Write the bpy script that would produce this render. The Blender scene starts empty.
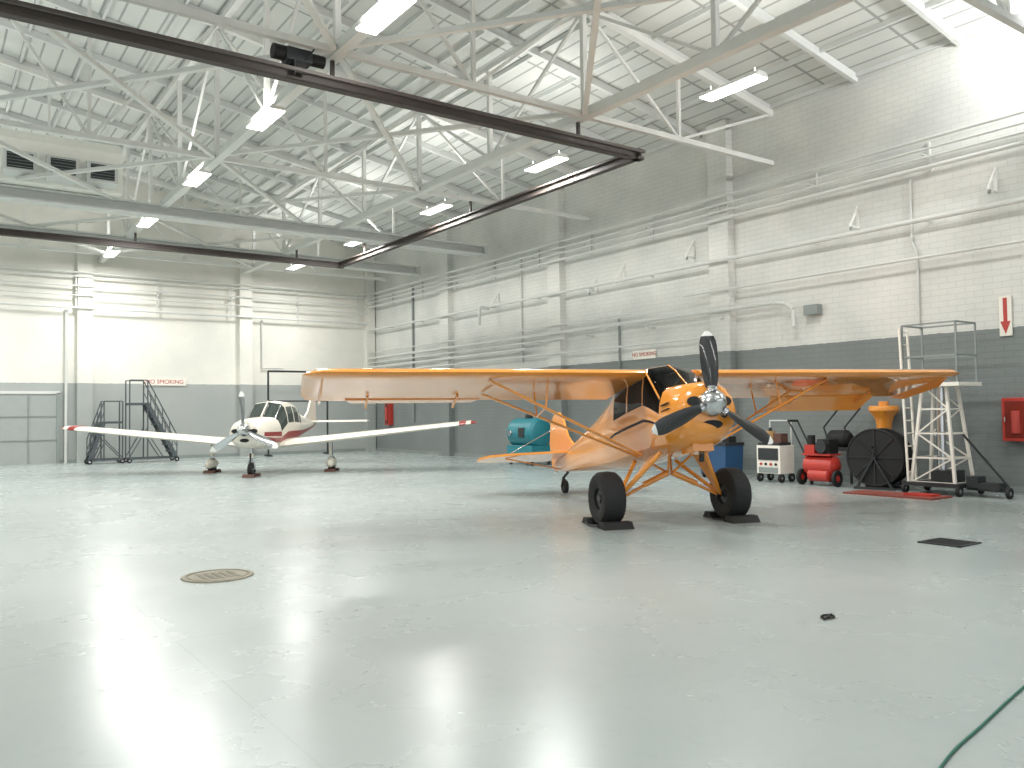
import bpy, bmesh, math
from mathutils import Vector, Matrix
from math import sin, cos, radians, pi, sqrt

scn = bpy.context.scene
scn.view_settings.view_transform = 'Standard'
scn.view_settings.exposure = 0.65

# ------------------------------------------------------------------ materials
def lin(h):
    h = h.lstrip('#')
    o = []
    for i in (0, 2, 4):
        v = int(h[i:i+2], 16)/255
        o.append(v/12.92 if v <= .04045 else ((v+.055)/1.055)**2.4)
    return o

def M(name, hexc, rough=.5, metal=0, var=.06, scale=4, coat=0, bump=0, emit=0, spec=.5, ior=1.5):
    m = bpy.data.materials.new(name); m.use_nodes = True
    nt = m.node_tree; N = nt.nodes; L = nt.links
    b = N['Principled BSDF']
    c = lin(hexc)
    tc = N.new('ShaderNodeTexCoord'); no = N.new('ShaderNodeTexNoise')
    no.inputs['Scale'].default_value = scale; no.inputs['Detail'].default_value = 4
    L.new(tc.outputs['Object'], no.inputs['Vector'])
    mx = N.new('ShaderNodeMix'); mx.data_type = 'RGBA'
    mx.inputs[6].default_value = [v*(1-var) for v in c]+[1]
    mx.inputs[7].default_value = [min(1, v*(1+var)) for v in c]+[1]
    L.new(no.outputs['Fac'], mx.inputs[0])
    L.new(mx.outputs[2], b.inputs['Base Color'])
    b.inputs['Roughness'].default_value = rough
    b.inputs['Metallic'].default_value = metal
    b.inputs['Coat Weight'].default_value = coat
    b.inputs['Specular IOR Level'].default_value = spec
    b.inputs['IOR'].default_value = ior
    if bump:
        bp = N.new('ShaderNodeBump'); bp.inputs['Strength'].default_value = bump
        L.new(no.outputs['Fac'], bp.inputs['Height']); L.new(bp.outputs['Normal'], b.inputs['Normal'])
    if emit:
        b.inputs['Emission Color'].default_value = c+[1]
        b.inputs['Emission Strength'].default_value = emit
    return m

white = M('white_paint', '#E2E3DE', .6)
ductwhite = M('duct_paint', '#EDEDE6', .6)
steelwhite = M('white_steel', '#DADBD7', .5, var=.1, scale=2)
beamgrey = M('beam_paint', '#CCCFCC', .5, var=.1, scale=2)
railbrown = M('rail_brown', '#463F3B', .6, var=.2)
black = M('black_rubber', '#161718', .7, var=.2)
blackblade = M('black_blade_paint', '#26282A', .3, coat=.3)
darkm = M('dark_metal', '#323638', .5, .3, var=.2)
chrome = M('polished_aluminium', '#C9CCCE', .2, .95)
orange = M('orange_paint', '#E8973C', .16, var=.03, coat=.7, scale=1.5)
glass = M('dark_glass', '#090B0B', .05, var=.2, spec=.3, ior=1.18)
glass2 = M('tinted_glass', '#343D3A', .08, spec=.4)
planewhite = M('aircraft_white', '#E2DCCE', .3, var=.03, coat=.4)
maroon = M('maroon_stripe', '#8E2F2C', .35)
red = M('red_paint', '#B5362C', .4, var=.1)
redmat = M('red_mat', '#84443A', .8, var=.2)
brown = M('brown_block', '#5E4238', .8, var=.2)
teal = M('teal_paint', '#237782', .4, var=.1)
blue = M('blue_paint', '#244B72', .4, var=.1)
tan = M('tan_paint', '#B08A58', .6)
pipe_m = M('painted_pipe', '#CDCFCB', .5, var=.1, scale=1)
pipe_d = M('grey_pipe', '#858D8B', .5, var=.15, scale=1)
stairblue = M('stair_paint', '#485054', .5, var=.15)
signwhite = M('sign_white', '#E6E2D8', .6)
signred = M('sign_red', '#B3413A', .6)
hose_m = M('green_hose', '#2F6B5C', .5)
castm = M('cast_iron', '#7D7969', .6, .2, var=.3, scale=12, bump=.4)
rubbergrey = M('grey_rubber', '#4C5051', .7)
lampem = M('lamp_diffuser', '#FFFFFF', .4, emit=3.5)
tread = M('tyre_tread', '#1E2021', .8, var=.25, scale=20, bump=.5)

def shell_mat(name, mode):
    m = bpy.data.materials.new(name); m.use_nodes = True
    nt = m.node_tree; N = nt.nodes; L = nt.links
    b = N['Principled BSDF']; b.inputs['Roughness'].default_value = .7
    geo = N.new('ShaderNodeNewGeometry')
    sep = N.new('ShaderNodeSeparateXYZ'); L.new(geo.outputs['Position'], sep.inputs[0])
    def noise(sc, det=5, vec=None):
        n = N.new('ShaderNodeTexNoise'); n.inputs['Scale'].default_value = sc; n.inputs['Detail'].default_value = det
        L.new(vec if vec else geo.outputs['Position'], n.inputs['Vector']); return n
    def mix(f, a, c, bt='MIX', fac=None):
        x = N.new('ShaderNodeMix'); x.data_type = 'RGBA'; x.blend_type = bt
        if f is None: x.inputs[0].default_value = fac
        else: L.new(f, x.inputs[0])
        for i, v in ((6, a), (7, c)):
            if isinstance(v, str): x.inputs[i].default_value = lin(v)+[1]
            else: L.new(v, x.inputs[i])
        return x.outputs[2]
    def math_(op, a, c=None):
        x = N.new('ShaderNodeMath'); x.operation = op
        for i, v in ((0, a), (1, c)):
            if v is None: continue
            if isinstance(v, (int, float)): x.inputs[i].default_value = v
            else: L.new(v, x.inputs[i])
        return x.outputs[0]
    def ramp(src, p0, p1):
        r = N.new('ShaderNodeMapRange'); r.inputs[1].default_value = p0; r.inputs[2].default_value = p1
        L.new(src, r.inputs[0]); return r.outputs[0]
    if mode in ('wall_r', 'wall_b'):
        comb = N.new('ShaderNodeCombineXYZ')
        L.new(sep.outputs['Y' if mode == 'wall_r' else 'X'], comb.inputs[0]); L.new(sep.outputs['Z'], comb.inputs[1])
        br = N.new('ShaderNodeTexBrick'); L.new(comb.outputs[0], br.inputs['Vector'])
        br.inputs['Scale'].default_value = 1; br.inputs['Brick Width'].default_value = .34; br.inputs['Row Height'].default_value = .12
        br.inputs['Mortar Size'].default_value = .01
        br.inputs['Color1'].default_value = (1, 1, 1, 1); br.inputs['Color2'].default_value = (.94, .94, .94, 1); br.inputs['Mortar'].default_value = (.76, .76, .76, 1)
        n1 = noise(.6); n2 = noise(6)
        if mode == 'wall_r': up = mix(ramp(n1.outputs[0], .35, .7), '#CACCC8', '#DEDED8'); low = mix(n1.outputs[0], '#6E7575', '#868C8A'); zt = 3.1
        else: up = mix(ramp(n1.outputs[0], .35, .7), '#D6D6CE', '#E6E4DB'); low = mix(n1.outputs[0], '#959B9A', '#ABAFAB'); zt = 2.92
        edge = math_('ADD', sep.outputs['Z'], math_('MULTIPLY', n2.outputs[0], .04))
        f = math_('GREATER_THAN', edge, zt)
        col = mix(f, low, up)
        col = mix(None, col, br.outputs['Color'], 'MULTIPLY', .5 if mode == 'wall_r' else .12)
        L.new(col, b.inputs['Base Color'])
        bp = N.new('ShaderNodeBump'); bp.inputs['Strength'].default_value = .3 if mode == 'wall_r' else .06; bp.inputs['Distance'].default_value = .02
        L.new(br.outputs['Color'], bp.inputs['Height']); L.new(bp.outputs['Normal'], b.inputs['Normal'])
    elif mode == 'deck':
        fx = math_('FRACT', math_('MULTIPLY', sep.outputs['X'], 2.4))
        ln = math_('LESS_THAN', fx, .12)
        fy = math_('LESS_THAN', math_('FRACT', math_('MULTIPLY', sep.outputs['Y'], .46)), .03)
        ln = math_('MAXIMUM', ln, fy)
        n1 = noise(1.2)
        col = mix(n1.outputs[0], '#C0C4C0', '#D5D7D2')
        col = mix(math_('MULTIPLY', ln, .6), col, '#6A706E')
        L.new(col, b.inputs['Base Color'])
    elif mode == 'floor':
        n1 = noise(.16, 7); n2 = noise(.8, 9); n3 = noise(9, 6)
        col = mix(ramp(n1.outputs[0], .3, .7), '#939F9F', '#ACB4B2')
        col = mix(math_('MULTIPLY', ramp(n2.outputs[0], .42, .75), .24), col, '#838F8E')
        col = mix(math_('MULTIPLY', ramp(n3.outputs[0], .55, .8), .12), col, '#7A8685')
        jx = math_('LESS_THAN', math_('FRACT', math_('MULTIPLY', math_('ADD', sep.outputs['X'], 100.5), 1/6.0)), .0022)
        jy = math_('LESS_THAN', math_('FRACT', math_('MULTIPLY', math_('ADD', sep.outputs['Y'], 101.7), 1/6.0)), .0022)
        j = math_('MULTIPLY', math_('MAXIMUM', jx, jy), .2)
        col = mix(j, col, '#6F7C7C')
        L.new(col, b.inputs['Base Color'])
        r = N.new('ShaderNodeMapRange'); r.inputs[1].default_value = .3; r.inputs[2].default_value = .7; r.inputs[3].default_value = .22; r.inputs[4].default_value = .31
        L.new(n2.outputs[0], r.inputs[0]); L.new(r.outputs[0], b.inputs['Roughness'])
        b.inputs['Specular IOR Level'].default_value = .85
        bp = N.new('ShaderNodeBump'); bp.inputs['Strength'].default_value = .02
        L.new(n3.outputs[0], bp.inputs['Height']); L.new(bp.outputs['Normal'], b.inputs['Normal'])
    return m

# ------------------------------------------------------------------ builder
class B:
    def __init__(s): s.bm = bmesh.new(); s.mats = []
    def mi(s, m):
        if m not in s.mats: s.mats.append(m)
        return s.mats.index(m)
    def face(s, vs, m):
        try:
            f = s.bm.faces.new(vs); f.material_index = s.mi(m); f.smooth = True; return f
        except ValueError: return None
    def box(s, c, sz, m, R=None, taper=1.0):
        c = Vector(c); v = []
        for z in (-.5, .5):
            t = 1 if z < 0 else taper
            for x, y in ((-.5, -.5), (.5, -.5), (.5, .5), (-.5, .5)):
                p = Vector((x*sz[0]*t, y*sz[1]*t, z*sz[2]))
                if R: p = R @ p
                v.append(s.bm.verts.new(c+p))
        for q in ((0, 3, 2, 1), (4, 5, 6, 7), (0, 1, 5, 4), (1, 2, 6, 5), (2, 3, 7, 6), (3, 0, 4, 7)):
            s.face([v[i] for i in q], m)
    def frame(s, d):
        d = d.normalized(); up = Vector((0, 0, 1))
        if abs(d.dot(up)) > .97: up = Vector((1, 0, 0))
        a = d.cross(up).normalized(); b = a.cross(d).normalized(); return a, b
    def beam(s, p1, p2, w, h, m):
        p1, p2 = Vector(p1), Vector(p2); a, b = s.frame(p2-p1)
        r = []
        for p in (p1, p2):
            r.append([s.bm.verts.new(p+a*w/2*i+b*h/2*j) for i, j in ((-1, -1), (1, -1), (1, 1), (-1, 1))])
        for i in range(4): s.face([r[0][i], r[0][(i+1) % 4], r[1][(i+1) % 4], r[1][i]], m)
        s.face(r[0][::-1], m); s.face(r[1], m)
    def ibeam(s, p1, p2, w, h, t, m):
        p1, p2 = Vector(p1), Vector(p2)
        u = Vector((0, 0, (h-t)/2))
        s.beam(p1+u, p2+u, w, t, m); s.beam(p1-u, p2-u, w, t, m); s.beam(p1, p2, t, h-2*t, m)
    def cyl(s, p1, p2, r1, m, r2=None, n=12, cap=True):
        p1, p2 = Vector(p1), Vector(p2); a, b = s.frame(p2-p1)
        r2 = r1 if r2 is None else r2
        R = [[s.bm.verts.new(p+a*r*cos(2*pi*i/n)+b*r*sin(2*pi*i/n)) for i in range(n)] for p, r in ((p1, r1), (p2, r2))]
        for i in range(n): s.face([R[0][i], R[0][(i+1) % n], R[1][(i+1) % n], R[1][i]], m)
        if cap: s.face(R[0][::-1], m); s.face(R[1], m)
    def path(s, pts, r, m, n=8):
        for a, b in zip(pts[:-1], pts[1:]): s.cyl(a, b, r, m, n=n)
    def lathe(s, o, ax, prof, m, n=24, mf=None):
        o = Vector(o); ax = Vector(ax).normalized(); a, b = s.frame(ax)
        R = []
        for t, r in prof:
            if r < 1e-5: R.append([s.bm.verts.new(o+ax*t)])
            else: R.append([s.bm.verts.new(o+ax*t+a*r*cos(2*pi*i/n)+b*r*sin(2*pi*i/n)) for i in range(n)])
        for j in range(len(R)-1):
            mm = mf(j) if mf else m
            for i in range(n):
                A, C = R[j], R[j+1]; k = (i+1) % n
                if len(A) == 1 and len(C) == 1: continue
                if len(A) == 1: s.face([A[0], C[k], C[i]], mm)
                elif len(C) == 1: s.face([A[i], A[k], C[0]], mm)
                else: s.face([A[i], A[k], C[k], C[i]], mm)
    def loft(s, rings, m, mf=None, caps=True):
        R = [[s.bm.verts.new(p) for p in r] for r in rings]; n = len(R[0])
        for j in range(len(R)-1):
            for i in range(n):
                mm = mf(j, i) if mf else m
                s.face([R[j][i], R[j][(i+1) % n], R[j+1][(i+1) % n], R[j+1][i]], mm)
        if caps: s.face(R[0][::-1], m); s.face(R[-1], m)
    def prism(s, pts, off, m):
        off = Vector(off); A = [s.bm.verts.new(Vector(p)) for p in pts]; C = [s.bm.verts.new(Vector(p)+off) for p in pts]
        n = len(A)
        for i in range(n): s.face([A[i], A[(i+1) % n], C[(i+1) % n], C[i]], m)
        s.face(A[::-1], m); s.face(C, m)
    def ell(s, c, a, b, m, n=20, th=None):
        c, a, b = Vector(c), Vector(a), Vector(b); nrm = a.cross(b).normalized()*(th or .012)
        s.prism([c-nrm/2+a*cos(2*pi*i/n)+b*sin(2*pi*i/n) for i in range(n)], nrm, m)
    def wheel(s, c, r, w, mt, mh, ax=(0, 1, 0), hub=.45):
        h = w/2
        s.lathe(Vector(c), ax, [(-h*.55, 0), (-h*.55, r*hub*.9), (-h*.8, r*hub), (-h*.98, r*.68), (-h*.93, r*.86), (-h*.65, r*.97), (0, r), (h*.65, r*.97), (h*.93, r*.86), (h*.98, r*.68), (h*.8, r*hub), (h*.55, r*hub*.9), (h*.55, 0)],
                mt, 28, mf=lambda j: mh if j in (0, 11) else mt)
        A = Vector(ax).normalized()
        s.cyl(Vector(c)-A*h*.75, Vector(c)+A*h*.75, r*.16, mh)
    def out(s, name, parent=None, mw=None, ang=32, bevel=0):
        bmesh.ops.recalc_face_normals(s.bm, faces=s.bm.faces)
        me = bpy.data.meshes.new(name); s.bm.to_mesh(me); s.bm.free()
        for m in s.mats: me.materials.append(m)
        me.set_sharp_from_angle(angle=radians(ang))
        o = bpy.data.objects.new(name, me); scn.collection.objects.link(o)
        if parent: o.parent = parent
        if mw is not None: o.matrix_local = mw
        if bevel:
            md = o.modifiers.new('bevel', 'BEVEL'); md.width = bevel; md.segments = 2; md.limit_method = 'ANGLE'
        return o

def empty(name, mw):
    e = bpy.data.objects.new(name, None); scn.collection.objects.link(e); e.empty_display_size = .3
    e.matrix_world = mw; return e

# ------------------------------------------------------------------ room shell
XR, XL, YB, YF = 16.6, -16.2, 34.0, -8.0
EZ, SL, XC = 8.9, .17, .2
def roofz(x): return EZ + SL*(XR-XC) - SL*abs(x-XC)
mw_r = shell_mat('painted_brick_right', 'wall_r'); mw_b = shell_mat('painted_brick_back', 'wall_b')
mdeck = shell_mat('roof_deck_boards', 'deck'); mfloor = shell_mat('sealed_concrete_floor', 'floor')

b = B(); b.box(((XL+XR)/2, (YF+YB)/2-4, -.15), (XR-XL+.8, YB-YF+8.8, .3), mfloor); b.out('floor')
b = B(); b.box((XR+.2, (YF+YB)/2, EZ/2), (.4, YB-YF+.8, EZ), mw_r); b.out('wall_right')
b = B(); b.box((XL-.2, (YF+YB)/2, EZ/2), (.4, YB-YF+.8, EZ), mw_r); b.out('wall_left')
b = B(); b.prism([(XL, YB, 0), (XR, YB, 0), (XR, YB, EZ), (XC, YB, roofz(XC)), (XL, YB, EZ)], (0, .4, 0), mw_b); b.out('wall_back')
b = B()
b.prism([(XL, YF, 7.2), (XR, YF, 7.2), (XR, YF, EZ), (XC, YF, roofz(XC)), (XL, YF, EZ)], (0, -.3, 0), mw_b)
b.box((XL+.8, YF-.15, 3.6), (1.6, .3, 7.2), mw_b); b.box((XR-.8, YF-.15, 3.6), (1.6, .3, 7.2), mw_b); b.out('wall_front')
b = B()
for x0, x1 in ((XL-.4, XC), (XC, XR+.4)):
    b.prism([(x0, YF-.4, roofz(x0)), (x1, YF-.4, roofz(x1)), (x1, YF-.4, roofz(x1)+.2), (x0, YF-.4, roofz(x0)+.2)], (0, YB-YF+.8, 0), mdeck)
b.out('ceiling')

b = B()
for y in (.9, 13.9, 20.6, 27.4):
    b.box((XR-.12, y, EZ/2), (.24, .62, EZ), mw_r)
b.out('trim_1')
b = B()
for x in (-6.2, -.6, 4.9, 10.8): b.box((x, YB-.12, 4.4), (.5, .24, 8.8), mw_b)
b.box((XR-.25, YB-.15, 4.4), (.4, .3, 8.8), mw_b)
b.out('trim_2')
b = B(); b.box((XR-.02, (YF+YB)/2, .06), (.04, YB-YF, .12), pipe_d); b.out('baseboard_right')
b = B(); b.box((0, YB-.02, .06), (XR-XL-.1, .04, .12), pipe_d); b.out('baseboard_back')

b = B()
dm = M('door_panel', '#989E9C', .5)
b.box((2.2, YB-.07, 1.25), (3.7, .1, 2.5), dm)
for x in (.35, 4.05): b.box((x, YB-.08, 1.27), (.09, .14, 2.54), pipe_d)
b.box((2.2, YB-.08, 2.55), (3.8, .14, .1), pipe_m)
for x in (1.28, 2.2, 3.12): b.box((x, YB-.13, 1.25), (.03, .03, 2.4), pipe_d)
for z in (.85, 1.7): b.box((2.2, YB-.13, z), (3.6, .03, .03), pipe_d)
b.out('door_1')

# ------------------------------------------------------------------ roof structure
ZB = 7.5
LX = [-10.3, -5.05, .2, 5.45, 10.7]
YS = [12.4-6.7*3+3.35*k for k in range(0, 14)]
YS = [y for y in YS if YF < y < YB-.3]
MY = [12.4+6.7*k for k in range(-2, 4) if YF < 12.4+6.7*k < YB-.3]
b = B()
for x in LX:
    zt = roofz(x)-.3
    b.beam((x, YF, ZB), (x, YB, ZB), .18, .18, steelwhite)
    b.beam((x, YF, zt), (x, YB, zt), .14, .14, steelwhite)
    for i, y in enumerate(YS):
        b.beam((x, y, ZB), (x, y, zt), .1, .1, steelwhite)
        if i+1 < len(YS):
            y2 = YS[i+1]
            if i % 2: b.beam((x, y, ZB), (x, y2, zt), .06, .06, steelwhite)
            else: b.beam((x, y, zt), (x, y2, ZB), .06, .06, steelwhite)
b.out('roof_truss')
b = B()
XN = [XL, -13.2] + [v for p in zip(LX, [(LX[i]+LX[i+1])/2 for i in range(4)]+[13.4]) for v in p] + [XR]
for y in MY:
    b.beam((XL, y, ZB), (XR, y, ZB), .11, .11, steelwhite)
    for i, x in enumerate(XN):
        zt = roofz(x)-.2
        if 0 < i < len(XN)-1: b.beam((x, y, ZB), (x, y, zt), .07, .07, steelwhite)
        if i+1 < len(XN):
            x2 = XN[i+1]; zt2 = roofz(x2)-.2
            b.beam((x, y, zt), (x2, y, zt2), .14, .14, steelwhite)
            if i % 2 == 0: b.beam((x, y, zt), (x2, y, ZB), .06, .06, steelwhite)
            else: b.beam((x, y, ZB), (x2, y, zt2), .06, .06, steelwhite)
b.out('roof_truss')
b = B()
for i in range(4):
    for y0, y1 in zip(MY[:-1], MY[1:]):
        b.beam((LX[i], y0, ZB), (LX[i+1], y1, ZB-.02), .1, .08, steelwhite)
        b.beam((LX[i], y1, ZB+.06), (LX[i+1], y0, ZB+.06), .1, .08, steelwhite)
b.out('roof_bracing')
b = B()
y = 12.4-2.233*9
while y < YB-.2:
    if y > YF+.2:
        b.beam((XC, y, roofz(XC)-.1), (XR, y, roofz(XR)-.1), .1, .18, beamgrey)
        b.beam((XL, y, roofz(XL)-.1), (XC, y, roofz(XC)-.1), .1, .18, beamgrey)
    y += 2.233
x = XL+1.3
while x < XR:
    b.beam((x, YF, roofz(x)-.05), (x, YB, roofz(x)-.05), .06, .1, beamgrey); x += 1.31
b.out('roof_rafters')
b = B()
for y in (24.2, 29.0):
    b.ibeam((XL+.02, y, 7.31), (XR-.42, y, 7.31), .36, .34, .05, beamgrey)
    b.box((XR-.5, y, 7.31), (.12, .4, .36), beamgrey)
b.out('bridge_girder')

# crane rails
b = B()
b.ibeam((XL+.02, 12.6, 7.02), (12.45, 12.6, 7.02), .16, .2, .04, railbrown)
b.beam((XL+.02, 12.25, 6.98), (12.2, 12.25, 6.98), .05, .05, railbrown)
b.ibeam((12.3, 12.45, 7.02), (12.3, 28.0, 7.02), .16, .2, .04, railbrown)
b.ibeam((XL+.02, 27.9, 7.02), (12.45, 27.9, 7.02), .16, .2, .04, railbrown)
for x in (-10.3, -5.05, .2, 5.45, 10.7):
    for y in (12.6, 27.9): b.beam((x, y, 7.1), (x, y, ZB-.05), .06, .06, railbrown)
for y in (19.1, 25.8): b.beam((12.3, y, 7.1), (12.3, y, ZB-.05), .06, .06, railbrown)
b.out('crane_rail')
b = B()
b.box((4.85, 12.6, 7.32), (.42, .26, .2), darkm)
b.cyl((4.45, 12.6, 7.34), (4.7, 12.6, 7.34), .12, black); b.cyl((5.0, 12.6, 7.34), (5.3, 12.6, 7.34), .1, black)
b.box((4.85, 12.6, 7.19), (.3, .2, .06), black)
b.box((4.85, 12.47, 7.12), (.2, .03, .2), black); b.box((4.85, 12.73, 7.12), (.2, .03, .2), black)
b.cyl((4.75, 12.44, 7.22), (4.75, 12.44, 6.95), .012, darkm); b.cyl((4.95, 12.42, 7.25), (5.1, 12.42, 7.5), .012, darkm)
b.out('chain_hoist')

# air handler: box unit standing on the girder, three outlet hoods facing the hall
b = B()
hx0, hx1 = 1.4, 4.3; hz = 7.5
b.prism([(hx0, 23.6, hz), (hx0, 23.6, hz+1.05), (hx0, 23.9, hz+1.35), (hx0, 25.0, hz+1.35), (hx0, 25.0, hz)], (hx1-hx0, 0, 0), ductwhite)
for x in (1.93, 2.87, 3.77):
    z0 = hz+.4
    b.prism([(x-.36, 23.6, z0-.33), (x-.36, 23.6, z0+.33), (x-.36, 23.3, z0+.28), (x-.36, 23.3, z0-.22)], (.72, 0, 0), beamgrey)
    b.box((x, 23.295, z0+.03), (.56, .03, .38), darkm)
    for k in range(5): b.box((x, 23.275, z0-.12+.075*k), (.54, .02, .01), pipe_d)
b.out('air_handler', bevel=.01)

# ceiling lights
def light(x, y, z, power, upw, nm='fluorescent_light'):
    b = B()
    b.prism([(-.18, -.65, 0), (-.09, -.65, .09), (.09, -.65, .09), (.18, -.65, 0)], (0, 1.3, 0), white)
    b.box((0, 0, -.012), (.32, 1.26, .024), lampem)
    for yy in (-.5, .5): b.cyl((0, yy, .08), (0, yy, .2), .01, pipe_d)
    o = b.out(nm, mw=Matrix.Translation((x, y, z)))
    for pw, zz, rx in ((power, -.04, 0), (upw, .14, pi)):  # second, upward lamp over the closed housing is added to brighten the roof deck
        if not pw: continue
        ld = bpy.data.lights.new('lamp', 'AREA'); ld.shape = 'RECTANGLE'; ld.size = .3; ld.size_y = 1.24
        ld.energy = pw; ld.color = (1, .98, .945)
        lo = bpy.data.objects.new('lamp', ld); scn.collection.objects.link(lo); lo.parent = o
        lo.location = (0, 0, zz); lo.rotation_euler = (rx, 0, 0)
for y, p in ((-.3, 30), (4.7, 80), (9.7, 110), (15.2, 150), (20.3, 120), (25.6, 150), (31.1, 140)): light(11.9, y, 7.42, p, 36)
for y, p in ((-.3, 30), (4.9, 180), (10.6, 110), (15.7, 150), (20.6, 170), (26.0, 150), (31.6, 160)): light(5.4, y, 7.36, p, 50)
for y, p in ((2, 40), (12, 180), (22, 240), (31, 280)): light(-1.8, y, 7.36, p, 130)
for y, p in ((2, 40), (15, 320), (28, 330)): light(-9, y, 7.36, p, 150)
b = B()
b.box((0, 0, 0), (.5, .35, .14), darkm); b.box((0, 0, -.08), (.42, .28, .02), lampem)
b.beam((0, 0, .07), (0, 0, .3), .04, .04, darkm)
fl = b.out('added_fill_flood', mw=Matrix.Translation((15.3, 5.2, 8.0)) @ Matrix.Rotation(radians(115), 4, 'X'))  # unseen lamp, added to wash the upper right wall and ceiling with light
ld = bpy.data.lights.new('lamp', 'AREA'); ld.shape = 'RECTANGLE'; ld.size = .42; ld.size_y = .28; ld.energy = 150; ld.color = (1, 1, 1)
lo = bpy.data.objects.new('lamp', ld); scn.collection.objects.link(lo); lo.parent = fl; lo.location = (0, 0, -.12)

# ------------------------------------------------------------------ wall pipes
b = B()
for z, r, y0, y1 in ((6.95, .035, YF, 33.9), (6.75, .03, YF, 33.9), (6.58, .03, YF, 33.9), (6.38, .045, YF, 33.9), (5.35, .05, YF, 33.9), (4.6, .03, YF, 15), (4.35, .03, 17, 33.9), (4.1, .05, 12.2, 33.8), (3.9, .03, 20, 33.8), (3.7, .05, 22, 33.8), (3.45, .03, 14, 33.8)):
    b.cyl((XR-.34, y0, z), (XR-.34, y1, z), r, pipe_m, n=8)
for y in [YF+1+2.6*k for k in range(16)]:
    b.box((XR-.17, y, 6.67), (.34, .04, .04), pipe_m); b.box((XR-.03, y, 6.67), (.05, .05, .6), pipe_m); b.box((XR-.19, y, 5.35), (.36, .04, .04), pipe_m)
    if y > 12.5: b.box((XR-.19, y, 3.9), (.36, .04, .04), pipe_m)
b.path([(XR-.3, 12.2, 4.1), (XR-.3, 11.9, 4.05), (XR-.3, 11.7, 3.9), (XR-.3, 11.7, 3.5)], .05, pipe_m)
b.box((XR-.14, 11.3, 3.85), (.2, .35, .22), pipe_d)
b.path([(XR-.05, 9.0, 6.3), (XR-.05, 9.0, 5.0), (XR-.05, 8.9, 4.75), (XR-.05, 8.9, 3.2)], .025, pipe_m)
b.path([(XR-.05, 22.6, 6.9), (XR-.05, 22.6, 3.3)], .03, pipe_m)
b.path([(XR-.05, 30.2, 6.9), (XR-.05, 30.2, 1.3)], .05, pipe_d)
b.path([(XR-.05, 17.8, 4.3), (XR-.05, 17.8, 1.3)], .03, pipe_d)
b.path([(XR-.3, 24.2, 5.3), (XR-.7, 24.2, 5.3), (XR-.7, 24.2, 4.7)], .06, pipe_m)
b.out('wall_pipes')
b = B()
for z, r in ((6.95, .035), (6.8, .03), (6.45, .03), (6.1, .025), (5.65, .04)):
    b.cyl((XL, YB-.3, z), (XR-.4, YB-.3, z), r, pipe_m, n=8)
for x in [-15+2.8*k for k in range(12)]: b.box((x, YB-.17, 6.3), (.04, .04, 1.4), pipe_m); b.box((x, YB-.15, 6.3), (.04, .3, .04), pipe_m)
b.path([(4.3, YB-.1, 5.6), (4.3, YB-.1, 0)], .05, pipe_m)
b.path([(11.5, YB-.1, 5.6), (11.5, YB-.1, 3.6), (12.4, YB-.1, 3.6)], .03, pipe_m)
b.out('wall_conduits')
for y, z in ((7.35, 5.9), (10.2, 5.75), (14.9, 5.85), (17.6, 5.6), (18.8, 5.4), (24, 5.6)):
    b = B()
    b.box((XR-.02, y, z), (.04, .06, .5), white); b.beam((XR, y, z-.22), (XR-.34, y, z-.22), .05, .04, white)
    b.beam((XR-.02, y, z+.22), (XR-.34, y, z-.22), .04, .04, white)
    b.cyl((XR-.3, y, z-.22), (XR-.3, y, z-.3), .03, pipe_d); b.out('wall_bracket')

# ------------------------------------------------------------------ text signs
def text_mesh(txt, size, mat, parent, mw):
    cu = bpy.data.curves.new('lettering', 'FONT'); cu.body = txt; cu.size = size; cu.extrude = .003
    cu.align_x = 'CENTER'; cu.align_y = 'CENTER'
    o = bpy.data.objects.new('lettering', cu); scn.collection.objects.link(o)
    cu.materials.append(mat); o.parent = parent; o.matrix_local = mw
RW = Matrix(((0, 0, -1), (-1, 0, 0), (0, 1, 0))).to_4x4()
BW = Matrix(((1, 0, 0), (0, 0, -1), (0, 1, 0))).to_4x4()
b = B(); b.box((0, 0, 0), (.9, .26, .03), signwhite); s = b.out('no_smoking_sign', mw=Matrix.Translation((XR-.03, 16.8, 3.2)) @ RW)
text_mesh('NO SMOKING', .15, signred, s, Matrix.Translation((0, 0, .018)))
b = B(); b.box((0, 0, 0), (1.6, .28, .03), signwhite); s = b.out('no_smoking_sign', mw=Matrix.Translation((7.7, YB-.03, 2.98)) @ BW)
text_mesh('NO SMOKING', .22, signred, s, Matrix.Translation((0, 0, .018)))
b = B(); b.box((0, 0, 0), (.22, .75, .03), signwhite)
b.prism([(-.035, .34, .016), (.035, .34, .016), (.035, -.1, .016), (.09, -.1, .016), (0, -.34, .016), (-.09, -.1, .016), (-.035, -.1, .016)], (0, 0, .006), signred)
b.out('fire_equipment_sign', mw=Matrix.Translation((XR-.03, 7.25, 3.3)) @ RW)

def cabinet(nm, y, z, w, h):
    b = B(); b.box((XR-.11, y, z), (.2, w, h), red)
    b.box((XR-.215, y, z), (.02, w-.1, h-.12), M('cabinet_glass', '#7A2A26', .1)); b.box((XR-.235, y+w*.38, z), (.03, .03, .1), chrome)
    b.cyl((XR-.225, y, z-h*.32), (XR-.225, y, z+h*.2), w*.16, signred); b.out(nm, bevel=.01)
cabinet('fire_extinguisher_cabinet', 7.05, 1.36, .5, .8)
cabinet('fire_extinguisher_cabinet', 32.3, 1.7, .42, 1.1)

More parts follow.
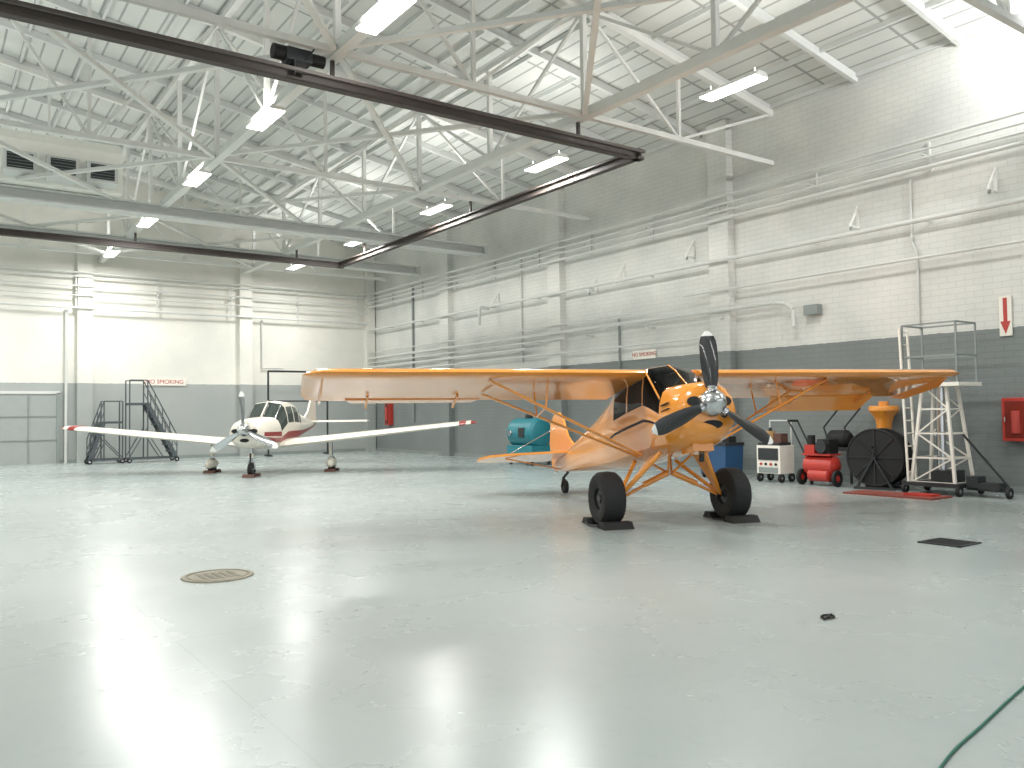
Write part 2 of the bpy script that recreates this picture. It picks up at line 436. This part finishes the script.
# ------------------------------------------------------------------ fuselage helper
ZF = [0, .03, .1, .22, .37, .40, .55, .72, .88, .96, 1.0]
YF_ = [0, .6, .88, .97, 1, 1, .99, .94, .86, .7, 0]
def ring(a, hw, zb, zt, r):
    half = []
    for zf, yf in zip(ZF, YF_):
        e = sqrt(max(0, 1-(2*zf-1)**2)); y = hw*(yf*(1-r)+e*r); half.append((y, zb+(zt-zb)*zf))
    pts = [Vector((a, y, z)) for y, z in half] + [Vector((a, -y, z)) for y, z in half[-2:0:-1]]
    return pts
def kidx(i): return i if i < 10 else 19-i

def airfoil(le, chord, z, y, th, tw=0, n=10):
    up, lo = [], []
    for i in range(n+1):
        t = (1-cos(pi*i/n))/2
        yt = 5*th*(.2969*sqrt(t)-.126*t-.3516*t*t+.2843*t**3-.1036*t**4)
        cam = .03*4*t*(1-t)
        up.append((t, cam+yt)); lo.append((t, cam-yt*.75))
    pr = up + lo[-2:0:-1]
    return [Vector((le-t*chord*cos(tw), y, z+v*chord-t*chord*sin(tw))) for t, v in pr]

def blade(b, o, th, r0, r1, cmax, mfun, tip=.75):
    er = Vector((0, cos(th), sin(th))); et = Vector((0, -sin(th), cos(th))); ax = Vector((1, 0, 0)); rings = []; rr = []
    n = 14
    for i in range(n+1):
        t = i/n; r = r0+(r1-r0)*t
        c = cmax*(.4+.6*sin(min(1, t*1.8)*pi/2))*(1 if t < tip else sqrt(max(.03, 1-((t-tip)/(1-tip))**2*.93)))
        tk = .035*(1-.8*t)+.004; be = radians(45-28*t)
        d1 = et*cos(be)+ax*sin(be)*-1; d2 = ax*cos(be)+et*sin(be)
        c0 = Vector(o)+er*r
        rings.append([c0+d1*c*x*.5+d2*tk*zz for x, zz in ((-1, 0), (-.5, .8), (.1, 1), (.6, .6), (1, 0), (.6, -.4), (.1, -.5), (-.5, -.4))]); rr.append(t)
    b.loft(rings, mfun(0), mf=lambda j, i: mfun(rr[j]))

# ------------------------------------------------------------------ bush plane
def place(px, py, fx, fy, pitch=0):
    l = sqrt(fx*fx+fy*fy); fx /= l; fy /= l
    m = Matrix(((fx, -fy, 0, px), (fy, fx, 0, py), (0, 0, 1, 0), (0, 0, 0, 1)))
    return m @ Matrix.Rotation(-pitch, 4, 'Y')
P = radians(11)
BPX, BPY, BFX, BFY = 8.79, 8.45, -.345, -.938
bp = empty('bush_airplane', place(BPX, BPY, BFX, BFY, P))
st = [(1.52, .24, 1.20, 1.61, 1, ''), (1.50, .33, 1.10, 1.69, .9, ''), (1.42, .42, 1.01, 1.745, .65, ''), (1.2, .465, .93, 1.78, .45, ''),
      (1.0, .475, .90, 1.80, .3, ''), (.96, .475, .90, 1.81, .3, 'ws'), (.66, .475, .90, 2.08, .15, 'ws'), (.46, .47, .90, 2.21, .08, 'post'), (.41, .46, .90, 2.225, .06, 'win'), (-.12, .46, .90, 2.235, .06, 'post'), (-.17, .46, .90, 2.235, .06, 'win'),
      (-.7, .45, .91, 2.2, .06, ''), (-.95, .43, .92, 2.12, .1, ''), (-1.2, .41, .94, 2.03, .12, ''), (-2, .33, 1.02, 1.90, .25, ''), (-3.2, .22, 1.15, 1.76, .35, ''), (-4.3, .11, 1.27, 1.65, .5, ''), (-4.95, .03, 1.38, 1.6, .5, '')]
def mf(j, i):
    k = kidx(i); t = st[j][5]
    if t == 'ws' and k >= 6: return glass
    if t == 'win' and (6 <= k <= 7 or (k == 9 and j < 9)): return glass
    if k == 4 and 4 <= j <= 11: return black
    return orange
b = B(); b.loft([ring(*s_[:5]) for s_ in st], orange, mf)
for y in (-.22, .22): b.ell((1.515, y, 1.46), (0, .1, 0), (0, 0, .065), black)
b.ell((1.505, .0, 1.15), (.02, .15, 0), (.03, 0, .055), black)
b.ell((1.525, .18, 1.28), (0, .05, 0), (0, 0, .05), chrome)
b.box((1.05, 0, .9), (.34, .3, .1), orange); b.cyl((.95, .12, .92), (.86, .14, .76), .035, darkm)
for y in (-.465, .465):
    b.box((1.14, y*.985, 1.5), (.22, .03, .012), darkm)
    b.box((1.14, y*.985, 1.42), (.22, .03, .012), darkm)
    b.cyl((.96, y*.88, 1.56), (.62, y*.98, 2.1), .014, orange)
b.cyl((.96, 0, 1.81), (.66, 0, 2.085), .01, orange); b.cyl((.66, 0, 2.085), (.46, 0, 2.215), .01, orange)
b.out('fuselage', bp)
b = B()
def wingsec(y, le, ch, z, th, tw=radians(1.5)): return airfoil(le, ch, z, y, th, tw)
HS = 5.1; WZ = 2.08
for sg in (-1, 1):
    secs = []
    for y, le, ch, dz, th in ((HS+.02, .35, 1.1, .02, .02), (HS-.05, .5, 1.45, .0, .08), (HS-.22, .6, 1.6, 0, .115), (2.6, .62, 1.6, -.01, .12), (.41, .62, 1.6, -.02, .12)):
        secs.append(wingsec(y*sg, le, ch, WZ+dz, th))
    b.loft(secs, orange)
for y in (-4.88, 4.86):
    b.prism([(.45, y, 2.06), (.2, y, 1.93), (-.6, y, 1.9), (-.95, y, 2.0)], (0, .02, 0), orange)
b.out('wing', bp)
b = B()
b.prism([(-.9, 2.5, 2.02), (-.9, 4.5, 2.02), (-1.24, 4.4, 1.84), (-1.24, 2.6, 1.84)], (0, 0, .03), orange)
b.prism([(-.9, -2.5, 2.02), (-.9, -4.5, 2.02), (-1.12, -4.4, 2.02), (-1.12, -2.6, 2.02)], (0, 0, .03), orange)
for y in (2.9, 4.2, -2.9, -4.2): b.beam((-.6, y, 2.02), (-1.0, y, 1.93), .03, .04, orange)
b.out('ailerons', bp)
b = B()
for sgn in (-1, 1):
    lo = (.18, .43*sgn, .95)
    b.loft([[Vector((px+.045*cos(t), py, pz+.02*sin(t))) for t in [2*pi*i/10 for i in range(10)]] for px, py, pz in (lo, (.38, 2.65*sgn, 2.01))], orange)
    b.loft([[Vector((px+.04*cos(t), py, pz+.018*sin(t))) for t in [2*pi*i/10 for i in range(10)]] for px, py, pz in ((.08, .43*sgn, .95), (-.5, 2.55*sgn, 2.01))], orange)
    b.cyl((.31, 1.85*sgn, 1.63), (.35, 1.8*sgn, 2.04), .012, orange); b.cyl((-.29, 1.8*sgn, 1.63), (-.35, 1.8*sgn, 2.01), .012, orange)
    b.cyl((.31, 1.85*sgn, 1.63), (-.29, 1.8*sgn, 1.63), .012, orange)
b.out('wing_struts', bp)
b = B(); ax = (.07, .372)
for sgn in (-1, 1):
    hub = Vector((ax[0], .8*sgn, ax[1]))
    for a0, z0, r in ((.62, .93, .035), (-.3, .93, .03)):
        b.cyl((a0, .33*sgn, z0), hub, r, orange)
    b.prism([(.62, .33*sgn, .93), (.25, .33*sgn, .93), tuple(hub+Vector((-.0, -.06*sgn, .05))), tuple(hub+Vector((.05, -.06*sgn, .05)))], (0, .012*sgn, .0), orange)
    b.cyl((.15, .03*sgn, .7), hub+Vector((0, -.05*sgn, .0)), .022, orange)
    b.cyl((.15, .03*sgn, .7), Vector((.15, .03*sgn, .7)).lerp(hub, .5), .042, orange)
    b.cyl((.6, .2*sgn, .93), (.15, .03*sgn, .69), .018, orange); b.cyl((-.2, .2*sgn, .93), (.15, .03*sgn, .69), .018, orange)
    b.cyl(hub-Vector((0, .06*sgn, 0)), (ax[0], 1.02*sgn, ax[1]), .035, darkm)
b.out('landing_gear', bp)
for sgn in (-1, 1):
    b = B(); b.wheel((ax[0], .97*sgn, ax[1]+.002), .381, .34, tread, rubbergrey, hub=.4)
    b.out('main_wheel', bp)
b = B(); b.wheel((-4.545, 0, 1.02), .13, .1, tread, rubbergrey)
b.beam((-4.3, 0, 1.27), (-4.6, 0, 1.2), .05, .02, darkm); b.cyl((-4.6, 0, 1.22), (-4.56, .07, 1.02), .018, darkm); b.cyl((-4.6, 0, 1.22), (-4.56, -.07, 1.02), .018, darkm)
b.out('tail_wheel', bp)
b = B()
def stabpts(s): return [(-3.9, .05*s, 1.60), (-4.1, 1.1*s, 1.60), (-4.3, 1.55*s, 1.60), (-4.6, 1.68*s, 1.60), (-4.95, 1.66*s, 1.60), (-5.1, 1.3*s, 1.60), (-5.1, .15*s, 1.60), (-4.85, .05*s, 1.6)]
for s_ in (1, -1): b.prism(stabpts(s_), (0, 0, .045), orange)
b.prism([(-3.7, -.02, 1.66), (-4.1, -.02, 1.95), (-4.35, -.02, 2.4), (-4.55, -.02, 2.52), (-4.85, -.02, 2.52), (-5.1, -.02, 2.38), (-5.25, -.02, 2.0), (-5.2, -.02, 1.5), (-4.95, -.02, 1.36), (-4.7, -.02, 1.5)], (0, .04, 0), orange)
for s_ in (1, -1):
    b.cyl((-4.5, 0, 2.25), (-4.5, 1.2*s_, 1.64), .006, chrome); b.cyl((-4.5, .04*s_, 1.35), (-4.5, 1.2*s_, 1.6), .012, orange)
b.out('tail', bp, bevel=.008)
b = B(); hc = (1.60, 0, 1.42)
def bm_(t): return chrome if t < .12 else (blackblade if t < .86 else white)
for deg in (88, -34, -158): blade(b, hc, radians(deg), .08, .96, .23, bm_)
for deg in (88, -34, -158):
    th = radians(deg); b.cyl(hc, Vector(hc)+Vector((0, cos(th), sin(th)))*.22, .055, chrome)
b.lathe((1.52, 0, 1.42), (1, 0, 0), [(0, 0), (0, .18), (.12, .175), (.2, .14), (.27, .09), (.31, .035), (.32, 0)], chrome)
b.out('propeller', bp)
b = B()
b.cyl((-1.5, 0, 1.93), (-1.6, 0, 2.2), .008, white)
b.out('antenna', bp)

def chock(nm, x, y, fx, fy, m, s=1.0, gap=.33, hh=.075):
    b = B()
    for sg in (1, -1):
        b.prism([(sg*gap*.72, -.22*s, 0), (sg*(gap+.2*s), -.22*s, 0), (sg*(gap+.12*s), -.22*s, hh), (sg*(gap-.02*s), -.22*s, hh)], (0, .44*s, 0), m)
    b.path([(gap, -.24*s, .03), (0, -.27*s, .015), (-gap, -.24*s, .03)], .01, m)
    b.out(nm, mw=place(x, y, fx, fy), bevel=.008)
mwc = place(BPX, BPY, BFX, BFY)
for sg in (-1, 1):
    p = mwc @ Vector((0, .97*sg, 0)); chock('wheel_chock', p.x, p.y, BFX, BFY, black, 1.0, .25, .09)

# ------------------------------------------------------------------ low wing plane
lp = empty('low_wing_airplane', place(8.25, 23.5, -.58, -.815))
st2 = [(2.46, .2, .98, 1.38, 1, ''), (2.42, .34, .88, 1.45, .8, ''), (2.25, .46, .8, 1.5, .6, ''), (1.8, .53, .73, 1.55, .4, ''), (1.05, .57, .68, 1.58, .25, ''), (1.0, .57, .68, 1.59, .25, 'ws'),
       (.38, .57, .66, 2.0, .2, 'post'), (.3, .57, .66, 2.02, .2, 'win'), (-.3, .57, .66, 2.05, .2, 'post'), (-.38, .57, .66, 2.05, .2, 'win'), (-.95, .55, .68, 2.0, .2, 'post'), (-1.05, .54, .7, 1.98, .2, 'win'),
       (-1.55, .47, .76, 1.86, .3, ''), (-2.0, .4, .82, 1.74, .4, ''), (-3.3, .24, .98, 1.56, .5, ''), (-4.6, .1, 1.15, 1.45, .6, ''), (-5.2, .03, 1.25, 1.4, .6, '')]
def mf2(j, i):
    k = kidx(i); t = st2[j][5]
    if t == 'ws' and k >= 6: return glass2
    if t == 'win' and 6 <= k <= 7: return glass2
    if k in (3,) and j >= 2: return maroon
    if k in (5,) and j >= 2 and (j < 5): return maroon
    return planewhite
b = B(); b.loft([ring(*s_[:5]) for s_ in st2], planewhite, mf2)
for y in (-.24, .24): b.ell((2.455, y, 1.22), (0, .1, 0), (0, 0, .06), black)
b.ell((2.46, 0, .98), (0, .12, 0), (0, 0, .05), black)
b.cyl((1.02, 0, 1.59), (.38, 0, 2.02), .025, planewhite)
b.out('fuselage', lp)
b = B(); HS = 5.9; secs = []
pts = [(-HS, .35, .9, 1.33, .04), (-HS+.15, .5, 1.2, 1.32, .1), (-5.2, .55, 1.3, 1.26, .12), (-2.0, .72, 1.6, .93, .14), (-.5, .95, 1.85, .78, .14)]
pts += [(-y, le, ch, z, th) for y, le, ch, z, th in pts[::-1]]
for y, le, ch, z, th in pts: secs.append(airfoil(le, ch, z, y, th, radians(1)))
b.loft(secs, planewhite, mf=lambda j, i: maroon if j in (0, len(secs)-2) else planewhite)
for s_ in (1, -1):
    b.loft([airfoil(.54, 1.3, 1.29+(y-5.45)*.103, y*s_, .125, radians(1)) for y in (5.42, 5.6)], maroon)
b.out('wing', lp)
b = B()
for s_ in (1, -1):
    b.cyl((.0, 1.7*s_, .95), (0, 1.72*s_, .32), .05, chrome); b.cyl((-.1, 1.7*s_, .8), (-.06, 1.72*s_, .3), .02, darkm)
    b.box((0, 1.7*s_, .62), (.2, .07, .28), planewhite)
    b.wheel((0, 1.72*s_, .21), .21, .16, black, chrome)
    b.loft([[Vector((x, 1.72*s_+w*cos(t), z+h*sin(t))) for t in [2*pi*i/12 for i in range(12)]] for x, w, z, h in ((.42, .02, .22, .03), (.34, .09, .23, .1), (.12, .125, .26, .15), (-.15, .12, .26, .14), (-.45, .04, .25, .04))], planewhite)
b.cyl((1.9, 0, .8), (1.88, 0, .2), .045, chrome); b.cyl((1.98, 0, .62), (1.95, .0, .36), .025, darkm)
b.box((1.9, 0, .56), (.14, .1, .12), planewhite)
b.wheel((1.88, 0, .19), .19, .14, black, chrome); b.cyl((1.88, -.1, .19), (1.88, -.05, .45), .02, chrome); b.cyl((1.88, .1, .19), (1.88, .05, .45), .02, chrome)
b.out('landing_gear', lp)
b = B()
b.loft([airfoil(-4.5, .78, 1.38, y, .1, 0) for y in (-1.95, -1.85, 1.85, 1.95)], planewhite)
b.prism([(-3.6, -.03, 1.5), (-4.2, -.03, 1.75), (-4.75, -.03, 2.35), (-5.2, -.03, 2.35), (-5.3, -.03, 1.4), (-4.9, -.03, 1.35)], (0, .06, 0), planewhite)
b.box((-4.95, 0, 2.3), (.5, .065, .1), maroon)
b.out('tail', lp, bevel=.01)
b = B(); hc = (2.55, 0, 1.25)
for deg in (93, -27, -147): blade(b, hc, radians(deg), .06, 1.0, .2, lambda t: chrome if t < .8 else white)
b.lathe((2.46, 0, 1.25), (1, 0, 0), [(0, 0), (0, .17), (.12, .16), (.25, .11), (.36, .04), (.39, 0)], chrome)
b.out('propeller', lp)
mwl = place(8.25, 23.5, -.58, -.815)
for lx, ly in ((0, 1.72), (0, -1.72), (1.88, 0)):
    p = mwl @ Vector((lx, ly, 0)); chock('wheel_chock', p.x, p.y, -.58, -.815, brown, .7, .19, .08)

# ------------------------------------------------------------------ rolling stairs
def stairs(xf, xt, y, h, w, rail):
    b = B(); n = int(h/.24); dx = xt-xf
    for yy in (y-w/2, y+w/2):
        b.beam((xf, yy, .12), (xt, yy, h), .05, .12, stairblue)
        sx = (1 if dx > 0 else -1)
        b.beam((xt+sx*.6, yy, h), (xt, yy, h), .05, .08, stairblue)
        b.beam((xt+sx*.6, yy, .1), (xt+sx*.6, yy, h+rail), .04, .04, stairblue)
        b.beam((xt, yy, .1), (xt, yy, h+rail), .04, .04, stairblue)
        b.beam((xt+sx*.6, yy, .15), (xf, yy, .15), .05, .05, stairblue)
        b.beam((xt+sx*.6, yy, .2), (xt, yy, h*.6), .03, .03, stairblue)
        b.beam((xt, yy, h*.5), (xf+dx*.45, yy, .15), .03, .03, stairblue)
        b.beam((xt, yy, h+rail), (xt+sx*.6, yy, h+rail), .035, .035, stairblue)
        b.beam((xf, yy, .12+rail), (xt, yy, h+rail), .035, .035, stairblue)
        b.beam((xf, yy, .12+rail*.5), (xt, yy, h+rail*.5), .025, .025, stairblue)
        for k in range(4):
            t = k/4; b.beam((xf+dx*t, yy, .12+(h-.12)*t), (xf+dx*t, yy, .12+(h-.12)*t+rail), .03, .03, stairblue)
        for x in (xf, xt+sx*.6): b.wheel((x, yy, .09), .09, .05, black, chrome)
    for k in range(1, n+1):
        t = k/n; b.box((xf+dx*t, y, .12+(h-.12)*t), (.24, w, .04), stairblue)
    b.box((xt+(1 if dx > 0 else -1)*.3, y, h), (.6, w, .05), stairblue)
    b.out('rolling_stairs')
stairs(7.65, 6.65, 32.2, 2.1, .7, .85)
stairs(4.8, 5.25, 32.3, 1.45, .6, .75)

b = B()
for x in (11.3, 13.8):
    b.cyl((x, 32.6, .0), (x, 32.6, 3.4), .04, darkm)
    b.beam((x, 32.2, .04), (x, 33.0, .04), .06, .06, darkm)
b.cyl((11.3, 32.6, 3.4), (13.8, 32.6, 3.4), .04, darkm); b.cyl((11.3, 32.6, 2.2), (13.8, 32.6, 2.2), .03, darkm)
b.out('pipe_rack')

# teal tank
b = B()
tx, ty = 15.4, 20.7
b.lathe((tx, ty-.72, .98), (0, 1, 0), [(0, 0), (.0, .2), (.06, .38), (.16, .46), (1.28, .46), (1.38, .38), (1.44, .2), (1.44, 0)], teal)
b.box((tx, ty, .45), (.8, 1.3, .3), teal)
for dy in (-.55, .55):
    for dx in (-.32, .32): b.box((tx+dx, ty+dy, .15), (.08, .08, .3), darkm)
b.cyl((tx, ty, 1.4), (tx, ty, 1.56), .12, darkm); b.box((tx-.43, ty-.2, 1.0), (.1, .3, .3), darkm)
b.cyl((tx-.4, ty+.35, .98), (tx-.52, ty+.35, .98), .09, chrome)
b.out('storage_tank', bevel=.01)

# ------------------------------------------------------------------ right side equipment
b = B()
bx, by = 15.6, 13.3
b.box((bx, by, .42), (.6, .75, .7), blue, taper=1.08); b.box((bx, by, .8), (.68, .84, .07), darkm)
for dy in (-.3, .3): b.wheel((bx-.25, by+dy, .08), .08, .06, black, chrome); b.wheel((bx+.25, by+dy, .08), .08, .06, black, chrome)
b.box((bx, by-.25, .9), (.25, .2, .16), black)
b.out('utility_bin', bevel=.015)
b = B(); gx, gy = 15.5, 11.68
b.box((gx, gy, .5), (.5, .62, .62), signwhite)
b.box((gx-.26, gy, .62), (.02, .52, .26), darkm)
for k in range(4): b.cyl((gx-.28, gy-.2+.13*k, .4), (gx-.25, gy-.2+.13*k, .4), .03, red if k % 2 else black)
b.box((gx-.26, gy, .27), (.02, .5, .12), pipe_d)
for dy in (-.28, .28):
    b.wheel((gx-.18, gy+dy, .1), .1, .07, black, chrome); b.wheel((gx+.18, gy+dy, .1), .1, .07, black, chrome)
    b.cyl((gx+.2, gy+dy, .8), (gx+.2, gy+dy, 1.35), .018, pipe_m)
b.cyl((gx+.2, gy-.28, 1.35), (gx+.2, gy+.28, 1.35), .018, pipe_m)
b.box((gx, gy, .84), (.46, .56, .06), darkm)
b.cyl((gx, gy+.12, .87), (gx, gy+.12, 1.12), .1, tan); b.cyl((gx, gy+.12, 1.12), (gx, gy+.12, 1.2), .035, darkm)
b.box((gx, gy-.15, .97), (.25, .2, .2), brown)
b.out('power_cart', bevel=.01)
b = B(); cx, cy = 15.4, 10.45
b.lathe((cx, cy-.4, .42), (0, 1, 0), [(0, 0), (.02, .12), (.08, .2), (.72, .2), (.78, .12), (.8, 0)], red)
b.lathe((cx-.1, cy-.3, .2+.02), (0, 1, 0), [(0, 0), (.02, .08), (.06, .13), (.5, .13), (.56, .0)], red)
b.box((cx, cy, .65), (.4, .66, .04), red)
b.box((cx, cy-.15, .82), (.32, .28, .3), black); b.cyl((cx-.2, cy-.15, .82), (cx-.26, cy-.15, .82), .13, darkm)
b.box((cx, cy+.2, .76), (.26, .24, .18), red); b.cyl((cx-.05, cy+.2, .85), (cx-.05, cy+.2, 1.05), .08, black)
for dy in (-.32, .32):
    b.wheel((cx-.1, cy+dy*1.3, .17), .17, .08, black, red)
    b.box((cx+.1, cy+dy, .14), (.05, .05, .28), darkm)
b.path([(cx, cy+.38, .6), (cx, cy+.7, 1.2), (cx-.03, cy+.78, 1.35)], .02, darkm)
b.path([(cx+.3, cy+.38, .6), (cx+.3, cy+.7, 1.2), (cx+.3, cy+.78, 1.35)], .02, darkm); b.cyl((cx-.03, cy+.78, 1.35), (cx+.3, cy+.78, 1.35), .025, black)
b.out('air_compressor')
b = B(); wx, wy = 16.15, 10.5
b.lathe((wx, wy-.28, .95), (0, 1, 0), [(0, 0), (.02, .12), (.1, .19), (.46, .19), (.54, .12), (.56, 0)], black)
b.box((wx, wy, .74), (.4, .6, .08), darkm)
for dy in (-.25, .25):
    b.beam((wx, wy+dy, .0), (wx, wy+dy, .75), .04, .04, darkm)
    b.path([(wx, wy+dy, .8), (wx-.05, wy+dy+.1, 1.2), (wx-.1, wy+dy-.3, 1.6)], .018, darkm)
b.cyl((wx-.1, wy-.55, 1.6), (wx-.1, wy-.05, 1.6), .02, black)
b.out('pressure_washer')
# hose reel: two spoked flanges with coiled black hose between, on a low frame
b = B(); fx_, fy_ = 15.55, 9.25
c0 = Vector((fx_, fy_, .63)); A = Vector((-1, -.15, 0)).normalized()
u = Vector((0, 0, 1)); s_ = A.cross(u)
for k, t in enumerate((-.16, -.08, 0, .08, .16)):
    for r in (.46, .38, .30):
        prof = [(t+.038*cos(q), r+.042*sin(q)) for q in [2*pi*i/8 for i in range(9)]]
        b.lathe(c0, A, prof, black, 32)
b.cyl(c0-A*.2, c0+A*.2, .26, darkm, n=24)
for t in (-.22, .22):
    prof = [(t+.022*cos(q), .55+.022*sin(q)) for q in [2*pi*i/8 for i in range(9)]]
    b.lathe(c0, A, prof, black, 40)
    b.lathe(c0+A*t, A, [(-.008, 0), (-.008, .54), (.008, .54), (.008, 0)], black, 40)
    for i in range(8):
        th = 2*pi*i/8; d = s_*cos(th)+u*sin(th)
        b.beam(c0+A*(t+.012*(1 if t > 0 else -1))+d*.06, c0+A*(t+.012*(1 if t > 0 else -1))+d*.54, .03, .02, blackblade)
b.cyl(c0-A*.3, c0+A*.3, .05, darkm)
for sg in (-1, 1):
    for ss in (-1, 1):
        b.beam(c0+A*.27*sg, Vector((fx_, fy_, .04))+A*.27*sg+s_*.34*ss, .04, .04, darkm)
    b.beam(Vector((fx_, fy_, .025))+A*.27*sg-s_*.4, Vector((fx_, fy_, .025))+A*.27*sg+s_*.4, .05, .05, darkm)
b.cyl(c0+A*.3, c0+A*.3+u*.2, .015, darkm); b.cyl(c0+A*.3+u*.2, c0+A*.4+u*.2, .02, black)
b.out('hose_reel')
b = B(); ox, oy = 16.27, 9.55
b.cyl((ox, oy, 0), (ox, oy, 1.25), .03, darkm); b.box((ox, oy, .03), (.4, .4, .05), darkm)
b.lathe((ox, oy, 1.15), (0, 0, 1), [(0, 0), (0, .14), (.16, .16), (.28, .2), (.4, .3), (.46, .3), (.5, .28), (.5, 0)], orange)
b.cyl((ox, oy, 1.65), (ox, oy, 1.74), .1, orange)
b.out('oil_drain_funnel')
# maintenance stand
b = B(); sx, sy = 15.5, 7.98
hw, hl = .36, .5
pz = 2.02; leg = signwhite
bxh, byh, txh, tyh = .34, .40, .2, .22
for i in (-1, 1):
    for j in (-1, 1):
        b.beam((sx+i*bxh, sy+j*byh, .22), (sx+i*txh, sy+j*tyh, pz), .05, .05, leg)
        b.beam((sx+i*hw, sy+j*hl, pz), (sx+i*hw, sy+j*hl, 3.15), .03, .03, pipe_d)
        b.wheel((sx+i*.4, sy+j*.5, .1), .1, .07, black, chrome)
    f = lambda t: (bxh+(txh-bxh)*t, byh+(tyh-byh)*t, .22+(pz-.22)*t)
    for k in range(4):
        a0, b0, z0 = f(k/4); a1, b1, z1 = f((k+1)/4)
        if k % 2: b.beam((sx+i*a0, sy-b0, z0), (sx+i*a1, sy+b1, z1), .025, .025, leg)
        else: b.beam((sx+i*a0, sy+b0, z0), (sx+i*a1, sy-b1, z1), .025, .025, leg)
        b.beam((sx+i*a0, sy-b0, z0), (sx+i*a0, sy+b0, z0), .03, .03, leg)
        b.beam((sx-a0, sy+i*b0, z0), (sx+a0, sy+i*b0, z0), .03, .03, leg)
for z in (2.55, 3.15):
    for i in (-1, 1):
        b.beam((sx+i*hw, sy-hl, z), (sx+i*hw, sy+hl, z), .03, .03, pipe_d)
        b.beam((sx-hw, sy+i*hl, z), (sx+hw, sy+i*hl, z), .03, .03, pipe_d)
b.box((sx, sy, pz), (hw*2+.12, hl*2+.12, .07), signwhite)
b.box((sx, sy, .19), (.95, 1.05, .07), darkm)
b.box((sx, sy-.1, .33), (.45, .4, .22), darkm)
b.cyl((sx, sy, .24), (sx, sy, 1.98), .08, chrome)
for dx in (-.42, -.14):
    b.beam((sx+dx, sy+.42, .2), (sx+dx, sy+.52, 3.1), .035, .035, leg)
for k in range(12):
    z = .4+.24*k; b.cyl((sx-.42, sy+.427+.0345*(z-.2), z), (sx-.14, sy+.427+.0345*(z-.2), z), .014, leg, n=6)
b.beam((sx-.1, sy-.5, .14), (sx-.2, sy-1.25, .14), .06, .06, darkm)
b.beam((sx, sy-.4, 1.1), (sx-.1, sy-1.2, .2), .03, .03, darkm)
b.wheel((sx-.2, sy-1.25, .1), .1, .07, black, chrome); b.box((sx-.15, sy-.95, .2), (.3, .35, .12), darkm)
b.box((sx-.1, sy-.65, .26), (.3, .2, .2), darkm)
b.out('maintenance_stand')
b = B(); b.box((14.55, 8.35, .015), (.7, 1.7, .03), redmat); b.box((14.6, 7.9, .045), (.3, .5, .04), red); b.out('floor_mat')

# ------------------------------------------------------------------ floor details
b = B(); b.lathe((2.45, 8.57, 0), (0, 0, 1), [(.008, 0), (.012, .28), (.004, .285), (.004, .3), (.014, .305), (.014, .34), (0, .35)], castm, 40)
for i in range(-3, 4):
    for j in range(-3, 4):
        if i*i+j*j < 9: b.box((2.45+i*.075, 8.57+j*.075, .012), (.05, .05, .006), castm)
b.out('manhole_cover')
b = B(); gx, gy = 9.9, 5.04
b.box((gx, gy, .003), (.46, .46, .006), black)
for i in range(9): b.box((gx-.2+.05*i, gy, .008), (.02, .45, .01), darkm)
for s_ in (-1, 1): b.box((gx+.235*s_, gy, .007), (.03, .5, .014), darkm); b.box((gx, gy+.235*s_, .007), (.5, .03, .014), darkm)
b.out('floor_drain')
b = B(); b.ell((5.67, 3.83, .004), (.07, 0, 0), (0, .05, 0), castm, th=.006)
pr = [(5.67+.06*cos(t), 3.83+.04*sin(t), .015) for t in [2*pi*i/12 for i in range(13)]]
b.path(pr, .007, black, n=6); b.path([(5.58, 3.8, .012), (5.76, 3.86, .012)], .009, darkm); b.out('tie_down_ring')
cu = bpy.data.curves.new('garden_hose', 'CURVE'); cu.dimensions = '3D'; cu.bevel_depth = .0065; cu.resolution_u = 16
sp = cu.splines.new('BEZIER'); hp = [(2.6, 1.5, .008), (3.45, 1.87, .008), (3.85, 1.99, .008), (4.3, 2.07, .008), (5.18, 2.22, .008), (6.6, 2.4, .008), (8.5, 1.6, .008)]
sp.bezier_points.add(len(hp)-1)
for q, c in zip(sp.bezier_points, hp): q.co = c; q.handle_left_type = q.handle_right_type = 'AUTO'
cu.materials.append(hose_m); ho = bpy.data.objects.new('garden_hose', cu); scn.collection.objects.link(ho)

# ------------------------------------------------------------------ world
w = bpy.data.worlds.new('world'); scn.world = w; w.use_nodes = True
w.node_tree.nodes['Background'].inputs[0].default_value = (.97, .985, 1, 1)
w.node_tree.nodes['Background'].inputs[1].default_value = 0.9

# ------------------------------------------------------------------ camera
yaw = math.atan(592/830); pit = math.atan(29/830); roll = radians(.75)
fw = Vector((sin(yaw)*cos(pit), cos(yaw)*cos(pit), sin(pit)))
rt = Vector((cos(yaw), -sin(yaw), 0)); up = rt.cross(fw)
rt2 = rt*cos(roll)-up*sin(roll); up2 = up*cos(roll)+rt*sin(roll)
cam = bpy.data.cameras.new('camera'); cam.sensor_width = 36; cam.lens = 830/1024*36; cam.clip_end = 500
co = bpy.data.objects.new('camera', cam); scn.collection.objects.link(co)
m = Matrix((rt2, up2, -fw)).transposed().to_4x4(); m.translation = Vector((0, 0, 1.6)); co.matrix_world = m
scn.camera = co
